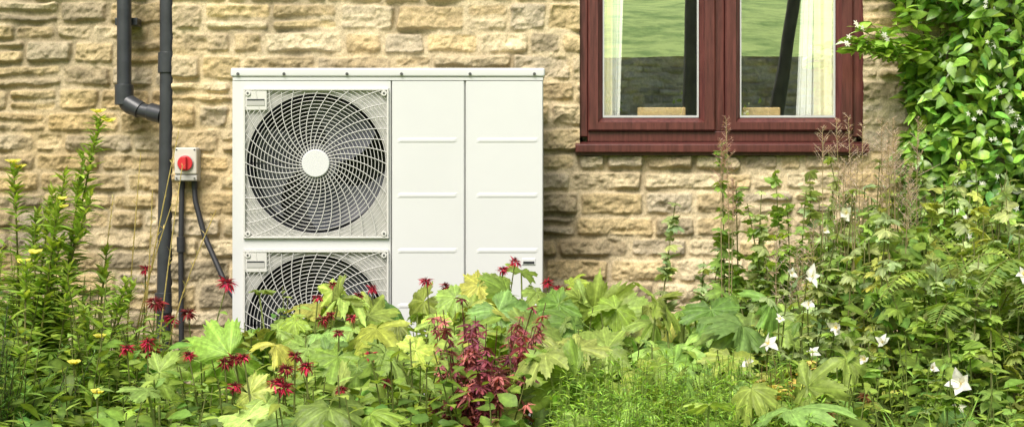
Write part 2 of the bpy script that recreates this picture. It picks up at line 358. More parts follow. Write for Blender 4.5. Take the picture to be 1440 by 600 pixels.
def fan_unit(cz, idx):
    cx=(g0x+g1x)/2; hx=(g1x-g0x)/2; hz=.2675; R=.25
    o = plate_with_hole('fan_plate_%d'%idx, cx, cz, hx, hz, R, F+.004, M_plate)
    o.data.materials.append(M_dark)
    for k,p in enumerate(o.data.polygons): p.material_index = 1 if k%4>=2 else 0
    cyl('fan_cavity_%d'%idx,(cx,F+.24,cz),(cx,F+.245,cz),.27,M_dark,hp,48)
    fw=.007; yf=F-.012
    for nm,a,b_,c,d in (('l',cx-hx,cx-hx+fw,cz-hz+fw,cz+hz-fw),('r',cx+hx-fw,cx+hx,cz-hz+fw,cz+hz-fw),('b',cx-hx,cx+hx,cz-hz,cz-hz+fw),('t',cx-hx,cx+hx,cz+hz-fw,cz+hz)):
        box('grille_frame_%d%s'%(idx,nm),a,b_,yf,F+.006,c,d,M_grill,hp,.0015)
    mb=MB(); yw=F-.009
    def inside(x,z,mg=.004): return (abs(x)<hx-mg)&(abs(z)<hz-mg)
    r=.058; white=(1,1,1)
    def dome(rr): return yw-.006*np.clip(1-rr/.25,0,1)
    while r<.372:
        th=np.linspace(0,2*np.pi,145); x=r*np.cos(th); z=r*np.sin(th); ok=inside(x,z)
        run=[]
        for i in range(145):
            if ok[i]: run.append((cx+x[i],dome(r)+.0015,cz+z[i]))
            if (not ok[i] or i==144) and run:
                if len(run)>2: mb.tube(run,.0013,.0013,white,4)
                run=[]
        r+=.0128
    for k in range(36):
        t0=2*np.pi*k/36; rr=np.linspace(.048,.375,26); th=t0-1.05*((rr-.048)/.21)**.8*.52
        x=rr*np.cos(th); z=rr*np.sin(th); ok=inside(x,z,.003)
        j=len(rr) if ok.all() else int(np.argmin(ok))
        if j>2: mb.tube(np.stack([cx+x[:j],dome(rr[:j])-.001,cz+z[:j]],1),.0017,.0017,white,4)
    mb.build('grille_wires_%d'%idx,M_grill,hp)
    cyl('hub_cap_%d'%idx,(cx,yw-.014,cz),(cx,yw+.004,cz),.050,M_white,hp,48,bevel=.004)
    for sx in (-1,1):
        for sz in (-1,1):
            cyl('grille_screw',(cx+sx*(hx-.017),yf-.003,cz+sz*(hz-.017)),(cx+sx*(hx-.017),yf+.012,cz+sz*(hz-.017)),.010,M_grill,hp,16)
            cyl('grille_screw_head',(cx+sx*(hx-.017),yf-.0045,cz+sz*(hz-.017)),(cx+sx*(hx-.017),yf-.002,cz+sz*(hz-.017)),.004,M_screw,hp,10)
    box('handle_plate_%d'%idx,cx-hx+.007,cx-hx+.085,yf+.002,F+.006,cz+hz-.078,cz+hz-.007,M_grill,hp,.003)
    box('handle_dark_%d'%idx,cx-hx+.012,cx-hx+.078,yf,yf+.004,cz+hz-.062,cz+hz-.040,M_plate,hp,.002)
    box('handle_slot_%d'%idx,cx-hx+.014,cx-hx+.076,yf-.0008,yf+.003,cz+hz-.043,cz+hz-.038,M_dark,hp)
    cyl('fan_hub_%d'%idx,(cx,F+.05,cz),(cx,F+.15,cz),.07,M_fan,hp,32)
    for k in range(3):
        v=[];f=[];nr,na=10,12
        for i in range(nr+1):
            u=i/nr; rr=.065+.172*u; sw=.55*u**1.5; wd=1.15+.35*u
            for j in range(na+1):
                w=j/na; t=k*2*math.pi/3+.7+sw+wd*(w-.5)
                v.append((cx+rr*math.cos(t),F+.06+.075*w+.02*math.sin(w*3.1),cz+rr*math.sin(t)))
        for i in range(nr):
            for j in range(na): a=i*(na+1)+j; f.append((a,a+1,a+na+2,a+na+1))
        mesh_obj('fan_blade_%d_%d'%(idx,k),v,f,M_fan,hp,True)
fan_unit(1.1285,1); fan_unit(.5505,2)

# ------------------------------------------------------------------ pipes
M_pipe = simple_mat('cast_iron_paint', (.040,.043,.048), .35, var=.25, nscale=12, bump=.08)
def tube_obj(n, pts, r, mat, parent, res=8):
    cu=bpy.data.curves.new(n,'CURVE'); cu.dimensions='3D'; cu.bevel_depth=r; cu.bevel_resolution=5; cu.use_fill_caps=True
    sp=cu.splines.new('POLY')
    P=[np.array(p,float) for p in pts]
    Q=[]
    for i in range(len(P)):
        if 0<i<len(P)-1:
            a=P[i]+(P[i-1]-P[i])*min(.4,1.4*r/np.linalg.norm(P[i-1]-P[i])); b_=P[i]+(P[i+1]-P[i])*min(.4,1.4*r/np.linalg.norm(P[i+1]-P[i]))
            for t in np.linspace(0,1,6): Q.append((1-t)**2*a+2*t*(1-t)*P[i]+t*t*b_)
        else: Q.append(P[i])
    sp.points.add(len(Q)-1)
    for k,q in enumerate(Q): sp.points[k].co=(*q,1)
    sp.use_smooth=True
    o=bpy.data.objects.new(n,cu); COL.objects.link(o); cu.materials.append(mat); o.parent=parent
    return o
dp = empty('drainpipe')
tube_obj('main_pipe', [(-1.352,.03,4.3),(-1.352,.03,1.42),(-1.372,.03,.05)], .031, M_pipe, dp)
cyl('socket', (-1.352,.03,1.58),(-1.353,.03,1.50), .037, M_pipe, dp); cyl('socket_low', (-1.366,.03,.56),(-1.365,.03,.64), .037, M_pipe, dp)
br = empty('drainpipe.001')
tube_obj('branch', [(-1.54,.10,4.3),(-1.54,.10,1.375),(-1.36,.05,1.335)], .029, M_pipe, br)
cyl('socket', (-1.54,.10,1.46),(-1.54,.10,1.38), .037, M_pipe, br); cyl('elbow_collar', (-1.535,.10,1.395),(-1.47,.082,1.358), .035, M_pipe, br)
box('bracket', -1.585,-1.495,.13,.2,1.70,1.73,M_pipe,br,.003)
cyl('junction_collar', (-1.43,.07,1.352),(-1.375,.052,1.337), .035, M_pipe, br)

# ------------------------------------------------------------------ isolator
iso = empty('isolator_switch')
M_iso = simple_mat('isolator_grey', (.45,.44,.40), .45, var=.04); M_iso2 = simple_mat('isolator_cover', (.60,.57,.49), .45, var=.03)
M_red = simple_mat('red_knob', (.60,.03,.04), .3, var=.05)
ix0,ix1=-1.302,-1.213
box('back_box', ix0,ix1,-.055,.0,1.075,1.205,M_iso,iso,.006)
box('cover', ix0+.001,ix1-.001,-.085,-.0555,1.10,1.204,M_iso2,iso,.007)
box('cover_base', ix0+.001,ix1-.001,-.08,-.0555,1.076,1.0985,M_iso,iso,.004)
cx_=(ix0+ix1)/2
cyl('knob_ring',(cx_,-.088,1.143),(cx_,-.084,1.143),.033,M_iso,iso,32)
cyl('knob_disc',(cx_,-.098,1.143),(cx_,-.0885,1.143),.029,M_red,iso,32,bevel=.003)
box('knob_grip',cx_-.008,cx_+.008,-.115,-.0982,1.118,1.168,M_red,iso,.004)
for sx in (ix0+.01,ix1-.01):
    for sz in (1.195,1.085): cyl('cover_screw',(sx,-.0865,sz),(sx,-.084,sz),.0035,M_screw,iso,10)
cb = empty('power_cable'); M_cable = simple_mat('cable_rubber', (.025,.026,.03), .5, var=.2)
cyl('gland_a',(-1.283,-.03,1.076),(-1.283,-.03,1.045),.012,M_cable,cb); cyl('gland_b',(-1.234,-.03,1.076),(-1.234,-.03,1.045),.012,M_cable,cb)
tube_obj('cable_a',[(-1.283,-.03,1.05),(-1.286,-.035,.8),(-1.283,-.04,.5),(-1.28,-.05,.05)],.0105,M_cable,cb)
tube_obj('cable_b',[(-1.234,-.03,1.05),(-1.23,-.035,1.0),(-1.19,-.05,.86),(-1.10,-.10,.68),(-1.04,-.14,.6),(-.95,-.15,.5)],.0105,M_cable,cb)
cyl('coupler',(-1.286,-.036,.86),(-1.285,-.036,.80),.016,M_cable,cb)

# ------------------------------------------------------------------ ground, hill, boundary wall
def ground():
    ys=np.concatenate([np.linspace(-300,-75,10),np.linspace(-70,-16,36),np.linspace(-15.5,-7,30),np.linspace(-6.5,1,30),np.linspace(2,300,14)])
    xs_=np.concatenate([np.linspace(-300,-30,10),np.linspace(-25,25,80),np.linspace(30,300,10)])
    X,Y=np.meshgrid(xs_,ys)
    t=np.clip((-8-Y)/6,0,1); t=t*t*(3-2*t); Z=2.1*t+np.clip(-14.3-Y,0,60)*.24
    Z=Z+.03*fbm(X,Y,.9,3)*(np.abs(Y)<60)+ .5*fbm(X,Y,.05,2)*(Y<-16)*np.clip((-16-Y)/10,0,1)
    v=np.stack([X,Y,Z],-1).reshape(-1,3); nx=len(xs_)
    i=np.arange(len(ys)-1)[:,None]*nx; j=np.arange(nx-1)[None]
    q=np.stack([i+j,i+j+1,i+nx+j+1,i+nx+j],-1).reshape(-1,4)
    m,nt,b,out=mat_base('ground_soil_and_grass')
    tc=nt.nodes.new('ShaderNodeTexCoord'); sp=nt.nodes.new('ShaderNodeSeparateXYZ'); nt.links.new(tc.outputs['Object'],sp.inputs[0])
    n1=noise_node(nt,1.3,6,.75); n2=noise_node(nt,30,4,.7)
    g=nt.nodes.new('ShaderNodeValToRGB'); e=g.color_ramp.elements; e[0].position=.38; e[0].color=(.16,.32,.04,1); e[1].position=.58; e[1].color=(.50,.68,.17,1)
    nt.links.new(n1.outputs['Fac'],g.inputs['Fac'])
    s=nt.nodes.new('ShaderNodeValToRGB'); e=s.color_ramp.elements; e[0].position=.3; e[0].color=(.02,.015,.01,1); e[1].position=.7; e[1].color=(.07,.05,.032,1)
    nt.links.new(n2.outputs['Fac'],s.inputs['Fac'])
    mr=nt.nodes.new('ShaderNodeMapRange'); mr.inputs['From Min'].default_value=-3.9; mr.inputs['From Max'].default_value=-3.5
    nt.links.new(sp.outputs['Y'],mr.inputs['Value'])
    mx=nt.nodes.new('ShaderNodeMixRGB'); nt.links.new(mr.outputs[0],mx.inputs['Fac']); nt.links.new(g.outputs[0],mx.inputs['Color1']); nt.links.new(s.outputs[0],mx.inputs['Color2'])
    nt.links.new(mx.outputs[0],b.inputs['Base Color']); b.inputs['Roughness'].default_value=.95
    bp=nt.nodes.new('ShaderNodeBump'); bp.inputs['Strength'].default_value=.5; bp.inputs['Distance'].default_value=.04
    nt.links.new(n2.outputs['Fac'],bp.inputs['Height']); nt.links.new(bp.outputs['Normal'],b.inputs['Normal'])
    mesh_obj('ground',v,q,m,None,True)
ground()
M_dry = stone_mat('dry_stone', (1.,1.08,1.25), .8)
gw = empty('dry_stone_wall')
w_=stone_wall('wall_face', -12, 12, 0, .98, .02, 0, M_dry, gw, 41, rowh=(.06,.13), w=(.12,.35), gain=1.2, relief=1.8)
w_.rotation_euler=(0,0,math.pi)
box('wall_core', -12,12,-.45,-.02,0,.96,M_mort,gw)
gw.location=(3,-14.2,2.02)

# ------------------------------------------------------------------ foliage toolkit
def foliage_mat(name, rough=.45, trans=.35, spec=.4, bump=.0, warm=(1.12,1.05,.88)):
    m,nt,b,out=mat_base(name)
    at=nt.nodes.new('ShaderNodeAttribute'); at.attribute_name='Col'
    n=noise_node(nt,70,2,.6); mr=nt.nodes.new('ShaderNodeMapRange'); mr.inputs['From Min'].default_value=.3; mr.inputs['From Max'].default_value=.7
    mr.inputs['To Min'].default_value=.76; mr.inputs['To Max'].default_value=1.24; nt.links.new(n.outputs['Fac'],mr.inputs['Value'])
    vw=nt.nodes.new('ShaderNodeVectorMath'); vw.operation='MULTIPLY'; vw.inputs[1].default_value=warm; nt.links.new(at.outputs['Color'],vw.inputs[0])
    vm=nt.nodes.new('ShaderNodeVectorMath'); vm.operation='SCALE'; nt.links.new(vw.outputs[0],vm.inputs[0]); nt.links.new(mr.outputs[0],vm.inputs['Scale'])
    nt.links.new(vm.outputs[0],b.inputs['Base Color']); b.inputs['Roughness'].default_value=rough; b.inputs['Specular IOR Level'].default_value=spec
    if bump:
        bp=nt.nodes.new('ShaderNodeBump'); bp.inputs['Strength'].default_value=bump; bp.inputs['Distance'].default_value=.004
        nt.links.new(n.outputs['Fac'],bp.inputs['Height']); nt.links.new(bp.outputs['Normal'],b.inputs['Normal'])
    tr=nt.nodes.new('ShaderNodeBsdfTranslucent'); v2=nt.nodes.new('ShaderNodeVectorMath'); v2.operation='MULTIPLY'; v2.inputs[1].default_value=(1.3,1.2,.7)
    nt.links.new(vm.outputs[0],v2.inputs[0]); nt.links.new(v2.outputs[0],tr.inputs['Color'])
    mx=nt.nodes.new('ShaderNodeMixShader'); mx.inputs[0].default_value=trans
    nt.links.new(b.outputs[0],mx.inputs[1]); nt.links.new(tr.outputs[0],mx.inputs[2]); nt.links.new(mx.outputs[0],out.inputs['Surface'])
    return m
M_leaf=foliage_mat('leaf',.5,.38,.4); M_big=foliage_mat('broad_leaf',.5,.35,.4,.6); M_gloss=foliage_mat('glossy_leaf',.3,.28,.5); M_petal=foliage_mat('petal',.6,.3,.2,warm=(1,1,1))
M_red_leaf=foliage_mat('red_leaf',.5,.35,.4,warm=(1,1,1))

def nrm(a): return a/(np.linalg.norm(a,axis=-1,keepdims=True)+1e-9)
def frames(d,n):
    x=nrm(d); z=nrm(n-(n*x).sum(-1,keepdims=True)*x); y=np.cross(z,x)
    return np.stack([x,y,z],-1)
def leafT(w=.3,nseg=5,droop=.25,fold=.12,tipness=1.,base=.0,serr=0.):
    u=np.linspace(0,1,nseg+1); wd=w*np.sin(np.pi*u**.75)**tipness; wd[-1]=.004; wd[0]=max(base,.01)
    if serr: wd[1:-1]*=1+serr*np.where(np.arange(nseg-1)%2,1,-1)
    V=[];C=[]
    for i in range(nseg+1):
        z=-droop*u[i]**2
        V+= [(u[i],-wd[i],z+fold*wd[i]/w*w),(u[i],0,z-.0),(u[i],wd[i],z+fold*wd[i]/w*w)]; C+=[.95,1.3,.95]
    F=[]
    for i in range(nseg):
        a=i*3
        for k in (0,1): F+=[(a+k,a+3+k,a+4+k),(a+k,a+4+k,a+1+k)]
    return np.array(V,float),np.array(F),np.array(C)
def palmT(nl=5,nth=61,cut=.4,tooth=.06,droop=.22,nr=3,power=1.2,wave=.05,seed=0,back=158,veins=False):
    r_=np.random.default_rng(seed)
    th=np.radians(np.linspace(-back,back,nth)); span=np.radians(122 if nl>3 else 75); cs=np.linspace(-span,span,nl)+r_.normal(0,.05,nl); spc=(cs[-1]-cs[0])/(nl-1)
    L=1-.30*np.abs(cs/span)**1.2; L*=r_.uniform(.88,1.1,nl)
    dl=np.abs(th[:,None]-cs[None]); k=np.argmin(dl,1); a=np.clip(dl[np.arange(nth),k]/(spc/2),0,1.6)
    w8=np.exp(-(dl/(spc*.45))**2); Ls=(w8*L).sum(1)/w8.sum(1)
    r=Ls*(1-cut*np.minimum(a,1)**power)*np.where(a>1,1-.35*(a-1),1)
    r*=1+tooth*np.where(np.arange(nth)%2,1,-1)+r_.normal(0,tooth*.5,nth)+tooth*.8*np.sin(th*19)
    ph=r_.uniform(0,6.28)
    V=[(0,0,0)];C=[1.35];F=[]
    fr=np.linspace(0,1,nr+1)[1:]
    for f_ in fr:
        rr=r*f_
        z=-droop*rr**2+.12*np.minimum(a,1)*f_*(1.2-f_)+wave*np.sin(th*3+ph)*rr+wave*.7*np.sin(th*11+ph*2)*rr*f_
        c=np.where(a<.11,1.5,np.where(a>.85,.82,1.))
        if veins:
            sv=np.sin((f_*5.2-a*2.2)*2*np.pi); z=z+.012*sv*np.minimum(a*3,1)*f_
            c=c*np.where((sv>.75)&(a>.1),1.18,.97)
        V+=list(np.stack([rr*np.cos(th),rr*np.sin(th),z],1)); C+=list(c)
    for i in range(nth-1):
        F.append((0,1+i,2+i))
        for q in range(nr-1):
            s=1+q*nth+i; F+=[(s,s+nth,s+nth+1),(s,s+nth+1,s+1)]
    return np.array(V,float),np.array(F),np.array(C)
def vcol(base,n,v=.22,hue=.12):
    b=np.array(base,float); k=np.exp(rng.normal(0,v,(n,1))); h=rng.normal(0,hue,(n,1))
    return b[None]*k*(1+h*np.array([1.,.25,-.6]))
def stem_pts(root,tip,bend=.06,n=9,pw=1.6):
    root=np.array(root,float); tip=np.array(tip,float); t=np.linspace(0,1,n)[:,None]
    P=root+(tip-root)*np.concatenate([t**pw,t**pw,t],1); b=rng.normal(0,bend,3)*[1,1,0]
    return P+np.sin(np.pi*t)*b*.6
def along(P,t):
    n=len(P)-1; i=np.clip((t*n).astype(int),0,n-1); f=(t*n-i)[:,None]
    return P[i]*(1-f)+P[i+1]*f, nrm(P[i+1]-P[i])
def leaves_on(mb,P,T,n,size,t0,t1,elev,base,v=.2,hue=.1,droopn=.2,taper=.4,twist=2.4):
    t=np.sort(rng.uniform(t0,t1,n)); p,tg=along(P,t); ph=np.arange(n)*twist+rng.uniform(0,6.28)+rng.normal(0,.3,n)
    o=np.stack([np.cos(ph),np.sin(ph),np.zeros(n)],1); e=rng.normal(elev,.22,n)[:,None]
    d=o*np.cos(e)+np.array([0,0,1.])*np.sin(e)
    nn=np.array([0,0,1.])+rng.normal(0,droopn,(n,3))-o*np.sin(e)
    sc=size*(1-taper*(t-t0)/(t1-t0+1e-6))*rng.uniform(.75,1.2,n)
    Ts=T if isinstance(T,list) else [T]; w=rng.integers(0,len(Ts),n); R=frames(d,nn); c=vcol(base,n,v,hue)
    for k,TT in enumerate(Ts):
        m=w==k; mb.inst(TT,R[m],p[m],sc[m],c[m])
def U(a,b): return rng.uniform(a,b)

LANCE=[leafT(.13,5,.35,.05),leafT(.11,5,.15,.05),leafT(.14,5,.55,.05)]
OVATE=[leafT(.27,6,.3,.12,serr=.06),leafT(.24,6,.5,.1,serr=.06),leafT(.3,6,.15,.14,serr=.06)]
NEED=[leafT(.07,2,.1,.02),leafT(.09,2,.3,.02)]
bk=dict(veins=True,nr=8)
BIGP=[palmT(5,101,.30,.05,.25,power=1.4,wave=.09,seed=1,back=168,**bk),palmT(7,111,.28,.05,.40,power=1.4,wave=.08,seed=2,back=170,**bk),palmT(7,101,.38,.05,.15,power=1.2,wave=.11,seed=3,back=165,**bk),
      palmT(5,101,.42,.055,.5,power=1.15,wave=.13,seed=4,back=160,**bk),palmT(5,91,.50,.055,.3,power=1.05,wave=.10,seed=14,**bk),palmT(7,101,.34,.055,.9,power=1.3,wave=.14,seed=24,**bk)]
SMALP=[palmT(5,41,.42,.06,.3,2,seed=5),palmT(3,37,.40,.06,.2,2,seed=6),palmT(5,41,.3,.08,.5,2,seed=7)]
MAPLE=[palmT(7,57,.80,.05,.35,2,.75,seed=8),palmT(5,51,.82,.05,.6,2,.7,seed=9)]

def H(x,y):
    x=np.asarray(x,float); y=np.asarray(y,float)
    h=.585+.0*x
    h=h+.31*np.clip((x-.60)/.45,0,1)*np.clip((y+2.6)/1.0,0,1)
    h=h-.11*np.clip((-1.9-y)/1.1,0,1)
    h=h+.16*np.clip((-1.22-x)/.3,0,1)
    h=h-.07*np.clip((-.75-x)/.3,0,1)*np.clip((x+1.3)/.2,0,1)*np.clip((y+1.7)/.5,0,1)
    return h+.055*fbm(x,y,2.6,3,77)

def canopy(xr,yr,n,T,size,base,depth=.10,off=0.,v=.28,hue=.15,dz=.35,lean=.45):
    mb=MB(); x=rng.uniform(*xr,n); y=rng.uniform(*yr,n)
    dd=rng.exponential(depth,n); z=H(x,y)+off-dd+rng.normal(0,.015,n)
    z=np.maximum(z,.04)
    ph=rng.uniform(0,6.28,n); d=np.stack([np.cos(ph),np.sin(ph),rng.normal(0,dz,n)],1); nn=np.array([0,-lean,1.])+rng.normal(0,.4,(n,3))
    R=frames(d,nn); clump=1+.28*fbm(x,y,5,2,31)
    c=vcol(base,n,v,hue)*clump[:,None]; sc=size*rng.uniform(.6,1.3,n); P=np.stack([x,y,z],1); w=rng.integers(0,len(T),n)
    for k,TT in enumerate(T): m=w==k; mb.inst(TT,R[m],P[m],sc[m],c[m])
    return mb

G_MID=(.21,.34,.065); G_LIGHT=(.28,.42,.11); G_SILV=(.33,.44,.21); G_YEL=(.38,.46,.13)

# under-storey that closes the bed
mb=canopy((-2.6,3.0),(-3.3,-.62),15000,OVATE,.055,(.165,.28,.052),.16,-.03)
for xx in np.linspace(-2.5,2.9,260):
    yy=U(-3.2,-.7); mb.tube(stem_pts((xx+U(-.1,.1),yy,0),(xx,yy,H(xx,yy)-.05),.03),.004,.002,(.14,.2,.05),4)
mb.build('flower_bed_foliage',M_leaf)

# bee balm ---------------------------------------------------------
def monarda(mb,p,s,col=(.42,.012,.03)):
    n=64; ph=rng.uniform(0,6.28,n); e=rng.uniform(-.8,.8,n)
    d=np.stack([np.cos(ph)*np.cos(e),np.sin(ph)*np.cos(e),np.sin(e)],1)
    P=np.array(p)[None]+d*s*.12; mb.inst(leafT(.12,4,.55,.02),frames(d,rng.normal(0,.4,(n,3))+[0,0,1]),P,rng.uniform(.4,.9,n)*s*.46,vcol(col,n,.3,.1))
    n=44; d=nrm(rng.normal(0,1,(n,3))); d[:,2]=abs(d[:,2]); mb.inst(NEED[0],frames(d,rng.normal(0,1,(n,3))),np.tile(p,(n,1)),np.full(n,s*.30),vcol((.14,.025,.03),n,.3))
bb=MB(); bf=MB()
heads=[(-.889,-1.2,.732,.075),(-1.144,-1.2,.777,.05),(-.56,-1.2,.728,.04),(-.438,-1.2,.717,.045),(0.01,-1.2,.800,.05),(-.03,-1.22,.775,.045),(.111,-1.2,.734,.045),
(.167,-1.2,.706,.06),(.145,-1.22,.715,.05),(-.267,-1.2,.739,.05),(-.207,-1.2,.723,.05),(-1.011,-1.2,.64,.06),(-1.067,-1.2,.62,.06),(-1.022,-1.6,.695,.07),(-.540,-1.6,.645,.05),
(-.458,-1.6,.651,.04),(-.52,-1.6,.66,.04),(-1.033,-1.6,.559,.06),(-1.05,-1.62,.55,.055),
(-.501,-2.45,.621,.045),(-.522,-2.45,.591,.05),(-.476,-2.45,.597,.05),(-.64,-2.45,.613,.05),(-.66,-2.47,.609,.05),(-.62,-2.45,.618,.04),(-.55,-2.45,.556,.05),(-.526,-2.45,.548,.05),(-.54,-2.43,.56,.045),
(-.288,-2.45,.560,.035),(-.64,-2.45,.552,.04),(-.39,-2.5,.55,.04),(-.47,-1.3,.70,.04),(-.6,-1.25,.69,.04),(-.90,-2.2,.63,.05),(-.94,-2.25,.62,.045),(-.45,-2.0,.64,.04),(-.80,-2.2,.60,.04),(-.35,-2.2,.60,.04)]
for (x,y,z,s) in heads:
    root=(x+U(-.08,.08),y+U(-.08,.08),0); P=stem_pts(root,(x,y,z),.03); bb.tube(P,.0035,.002,(.16,.2,.06),5)
    leaves_on(bb,P,OVATE,15,.065,.35,.88,.25,G_MID,twist=1.57)
    monarda(bf,(x,y,z),s*1.05,(.46,.03,.07) if rng.random()<.7 else (.24,.03,.035))
for i in range(260):
    x=U(-1.55,-.1) if i<215 else U(-.1,.5); y=U(-2.8,-.95); z=H(x,y)+U(-.03,.07)
    P=stem_pts((x+U(-.1,.1),y+U(-.1,.1),0),(x,y,z),.04); bb.tube(P,.003,.0015,(.16,.2,.06),4)
    leaves_on(bb,P,OVATE,18,.065,.45,1.,.3,G_MID if rng.random()<.5 else G_LIGHT,twist=1.57)
bp_=empty('bee_balm'); bb.build('stems_and_leaves',M_leaf,bp_); bf.build('flower_heads',M_petal,bp_)

# evening primrose -------------------------------------------------
ep=MB(); ef=MB()
prim=[((-1.38,-1.5,0),(-1.205,-1.5,1.23),1.0),((-1.42,-1.6,0),(-1.46,-1.5,1.09),1),((-1.40,-1.7,0),(-1.30,-1.6,.98),.7),((-1.5,-1.7,0),(-1.52,-1.65,.9),.7),((-1.3,-1.7,0),(-1.24,-1.7,.80),0),
 ((-1.36,-1.9,0),(-1.33,-1.8,.82),1),((-1.25,-1.9,0),(-1.16,-1.85,.70),0),((-1.2,-1.8,0),(-1.08,-1.7,.76),0),((-1.45,-1.5,0),(-1.36,-1.45,1.02),0),((-1.28,-1.4,0),(-1.13,-1.4,.74),0),
 ((-1.42,-1.5,0),(-1.25,-1.52,1.12),0),((-1.44,-1.5,0),(-1.31,-1.5,1.06),0),((-1.5,-1.4,0),(-1.42,-1.4,.95),0),((-1.35,-1.6,0),(-1.29,-1.6,.88),0),((-1.55,-1.6,0),(-1.47,-1.6,.84),0),
 ((-1.40,-1.55,0),(-1.22,-1.55,1.0),0),((-1.5,-1.5,0),(-1.38,-1.55,.92),0),((-1.22,-1.5,0),(-1.20,-1.45,.84),0)]
PR=leafT(.15,5,.3,.05)
def yflower(mb,p,s,col=(.75,.68,.12),n=4):
    ph=np.arange(n)*2*np.pi/n+U(0,1); d=np.stack([np.cos(ph)*.8,np.sin(ph)*.8-.2,np.full(n,.5)],1)
    mb.inst(leafT(.42,4,.2,.1),frames(d,np.tile([0,-.6,1.],(n,1))),np.tile(p,(n,1)),np.full(n,s),vcol(col,n,.08,.03))
for r0,tp,fl in prim:
    P=stem_pts(r0,tp,.05,12); ep.tube(P,.006,.002,(.20,.21,.07),6)
    leaves_on(ep,P,[PR],int(140*tp[2]),.115,.3,1.,.45,(.25,.39,.07),taper=.65)
    leaves_on(ep,P,[PR],30,.05,.86,1.,.9,(.30,.43,.09),taper=.3)
    if fl:
        for k in range(2): yflower(ef,np.array(tp)+rng.normal(0,.012,3),.026*fl)
for (x,y,z) in [(-1.14,-2.0,.56),(-1.10,-1.9,.62),(-1.35,-1.5,.72),(-.97,-2.4,.53)]:
    P=stem_pts((x,y,0),(x,y,z),.03); ep.tube(P,.003,.002,(.18,.24,.06)); yflower(ef,P[-1],.020,n=6)
for i in range(130):
    x=U(-1.8,-1.02); y=U(-2.5,-1.0); z=H(x,y)+U(-.05,.15)
    P=stem_pts((x+U(-.1,.1),y,0),(x,y,z),.05); ep.tube(P,.003,.0015,(.17,.21,.06),4); leaves_on(ep,P,[PR],30,.085,.35,1.,.5,(.23,.37,.07))
e_=empty('evening_primrose'); ep.build('stems_and_leaves',M_leaf,e_); ef.build('flowers',M_petal,e_)

# dry grass stems at the left
dg=MB()
for r0,tp in [((-1.2,-1.4,0),(-1.02,-1.3,1.20)),((-1.18,-1.4,0),(-1.10,-1.3,1.02)),((-1.15,-1.3,0),(-1.04,-1.3,.98)),((-1.12,-1.3,0),(-1.03,-1.2,1.1)),((-1.25,-1.4,0),(-1.22,-1.3,1.0)),((-1.05,-1.3,0),(-.93,-1.2,.95)),((-1.22,-1.3,0),(-1.16,-1.2,1.14))]:
    P=stem_pts(r0,tp,.06,12); dg.tube(P,.0035,.0014,(.56,.50,.22),4); leaves_on(dg,P,NEED,16,.03,.7,1,.9,(.56,.49,.24))
dg.build('dry_grass_stems',M_leaf)

# conifer-like shrub far left --------------------------------------
cf=MB()
for i in range(230):
    c=np.array([-1.36+rng.normal(0,.15),-2.3+rng.normal(0,.17),0]); z=U(.35,.74)-.6*max(0,c[0]+1.30)
    P=stem_pts((c[0]*.6-.55,-2.3,.0),(c[0],c[1],z),.04,8); cf.tube(P[3:],.003,.001,(.06,.07,.03),4)
    leaves_on(cf,P,NEED,110,.028,.5,1.,.7,(.10,.22,.05),twist=2.4,v=.3)
cf.build('yew_shrub',M_leaf)

# big lobed leaves (hollyhock) -------------------------------------
hy=MB()
def bigleaf(mb,root,p,s,base):
    root=np.array(root,float); p=np.array(p,float); out=p-root; out[2]=0
    d=nrm(out+rng.normal(0,.5,3)*[1,1,0]+[0,-.10,0]); d[2]=U(-.9,.3)
    n=np.array([0,-.8,1.])+rng.normal(0,.45,3)
    P=stem_pts(root,p,.04,8,.8); mb.tube(P,.0045,.0028,(.26,.34,.12),5)
    mb.inst(BIGP[rng.integers(0,len(BIGP))],frames(d[None],n[None]),p[None],np.array([s]),vcol(base,1,.24,.13))
roots=[(x,y) for x in np.linspace(-.62,.66,10) for y in (-1.15,-1.6,-2.1,-2.5)]
for (x0_,y0_) in roots:
    x0_+=U(-.08,.08); y0_+=U(-.12,.12)
    if abs(x0_+.08)<.17 and y0_<-1.9: continue
    for k in range(9 if y0_>-2 else 6):
        a=U(0,6.28); r=U(.05,.24); p=(x0_+r*math.cos(a),y0_+r*math.sin(a),float(H(x0_,y0_))+U(-.12,.07))
        q=rng.random(); bigleaf(hy,(x0_,y0_,0),p,.050+.09*rng.random()**1.4,G_LIGHT if q<.55 else (G_YEL if q<.67 else G_MID))
for (x,y,z,s) in [(-.40,-1.05,.66,.12),(-.50,-1.1,.62,.10),(-.28,-1.1,.67,.12),(.03,-1.1,.76,.08),(-.07,-1.05,.74,.08),(.08,-1.15,.70,.10),(.2,-1.1,.66,.13),(.32,-1.2,.64,.14),(.42,-1.3,.66,.14),(.52,-1.3,.61,.14),(.15,-1.5,.62,.15),(.26,-1.8,.58,.14),(.16,-2.1,.53,.12),(-.30,-2.2,.50,.11),(-.62,-1.2,.60,.10),(.28,-1.05,.68,.09),(.60,-1.4,.60,.11),(.48,-1.7,.57,.13),(-.85,-1.5,.58,.09),(-.76,-1.8,.55,.09),(-.93,-1.9,.53,.08),(-.7,-1.4,.60,.10),(-.2,-1.3,.64,.12)]:
    bigleaf(hy,(x+U(-.1,.1),y+U(-.1,.1),0),(x,y,z),s,G_LIGHT if rng.random()<.7 else G_MID)
hy.build('hollyhock_plant',M_big)

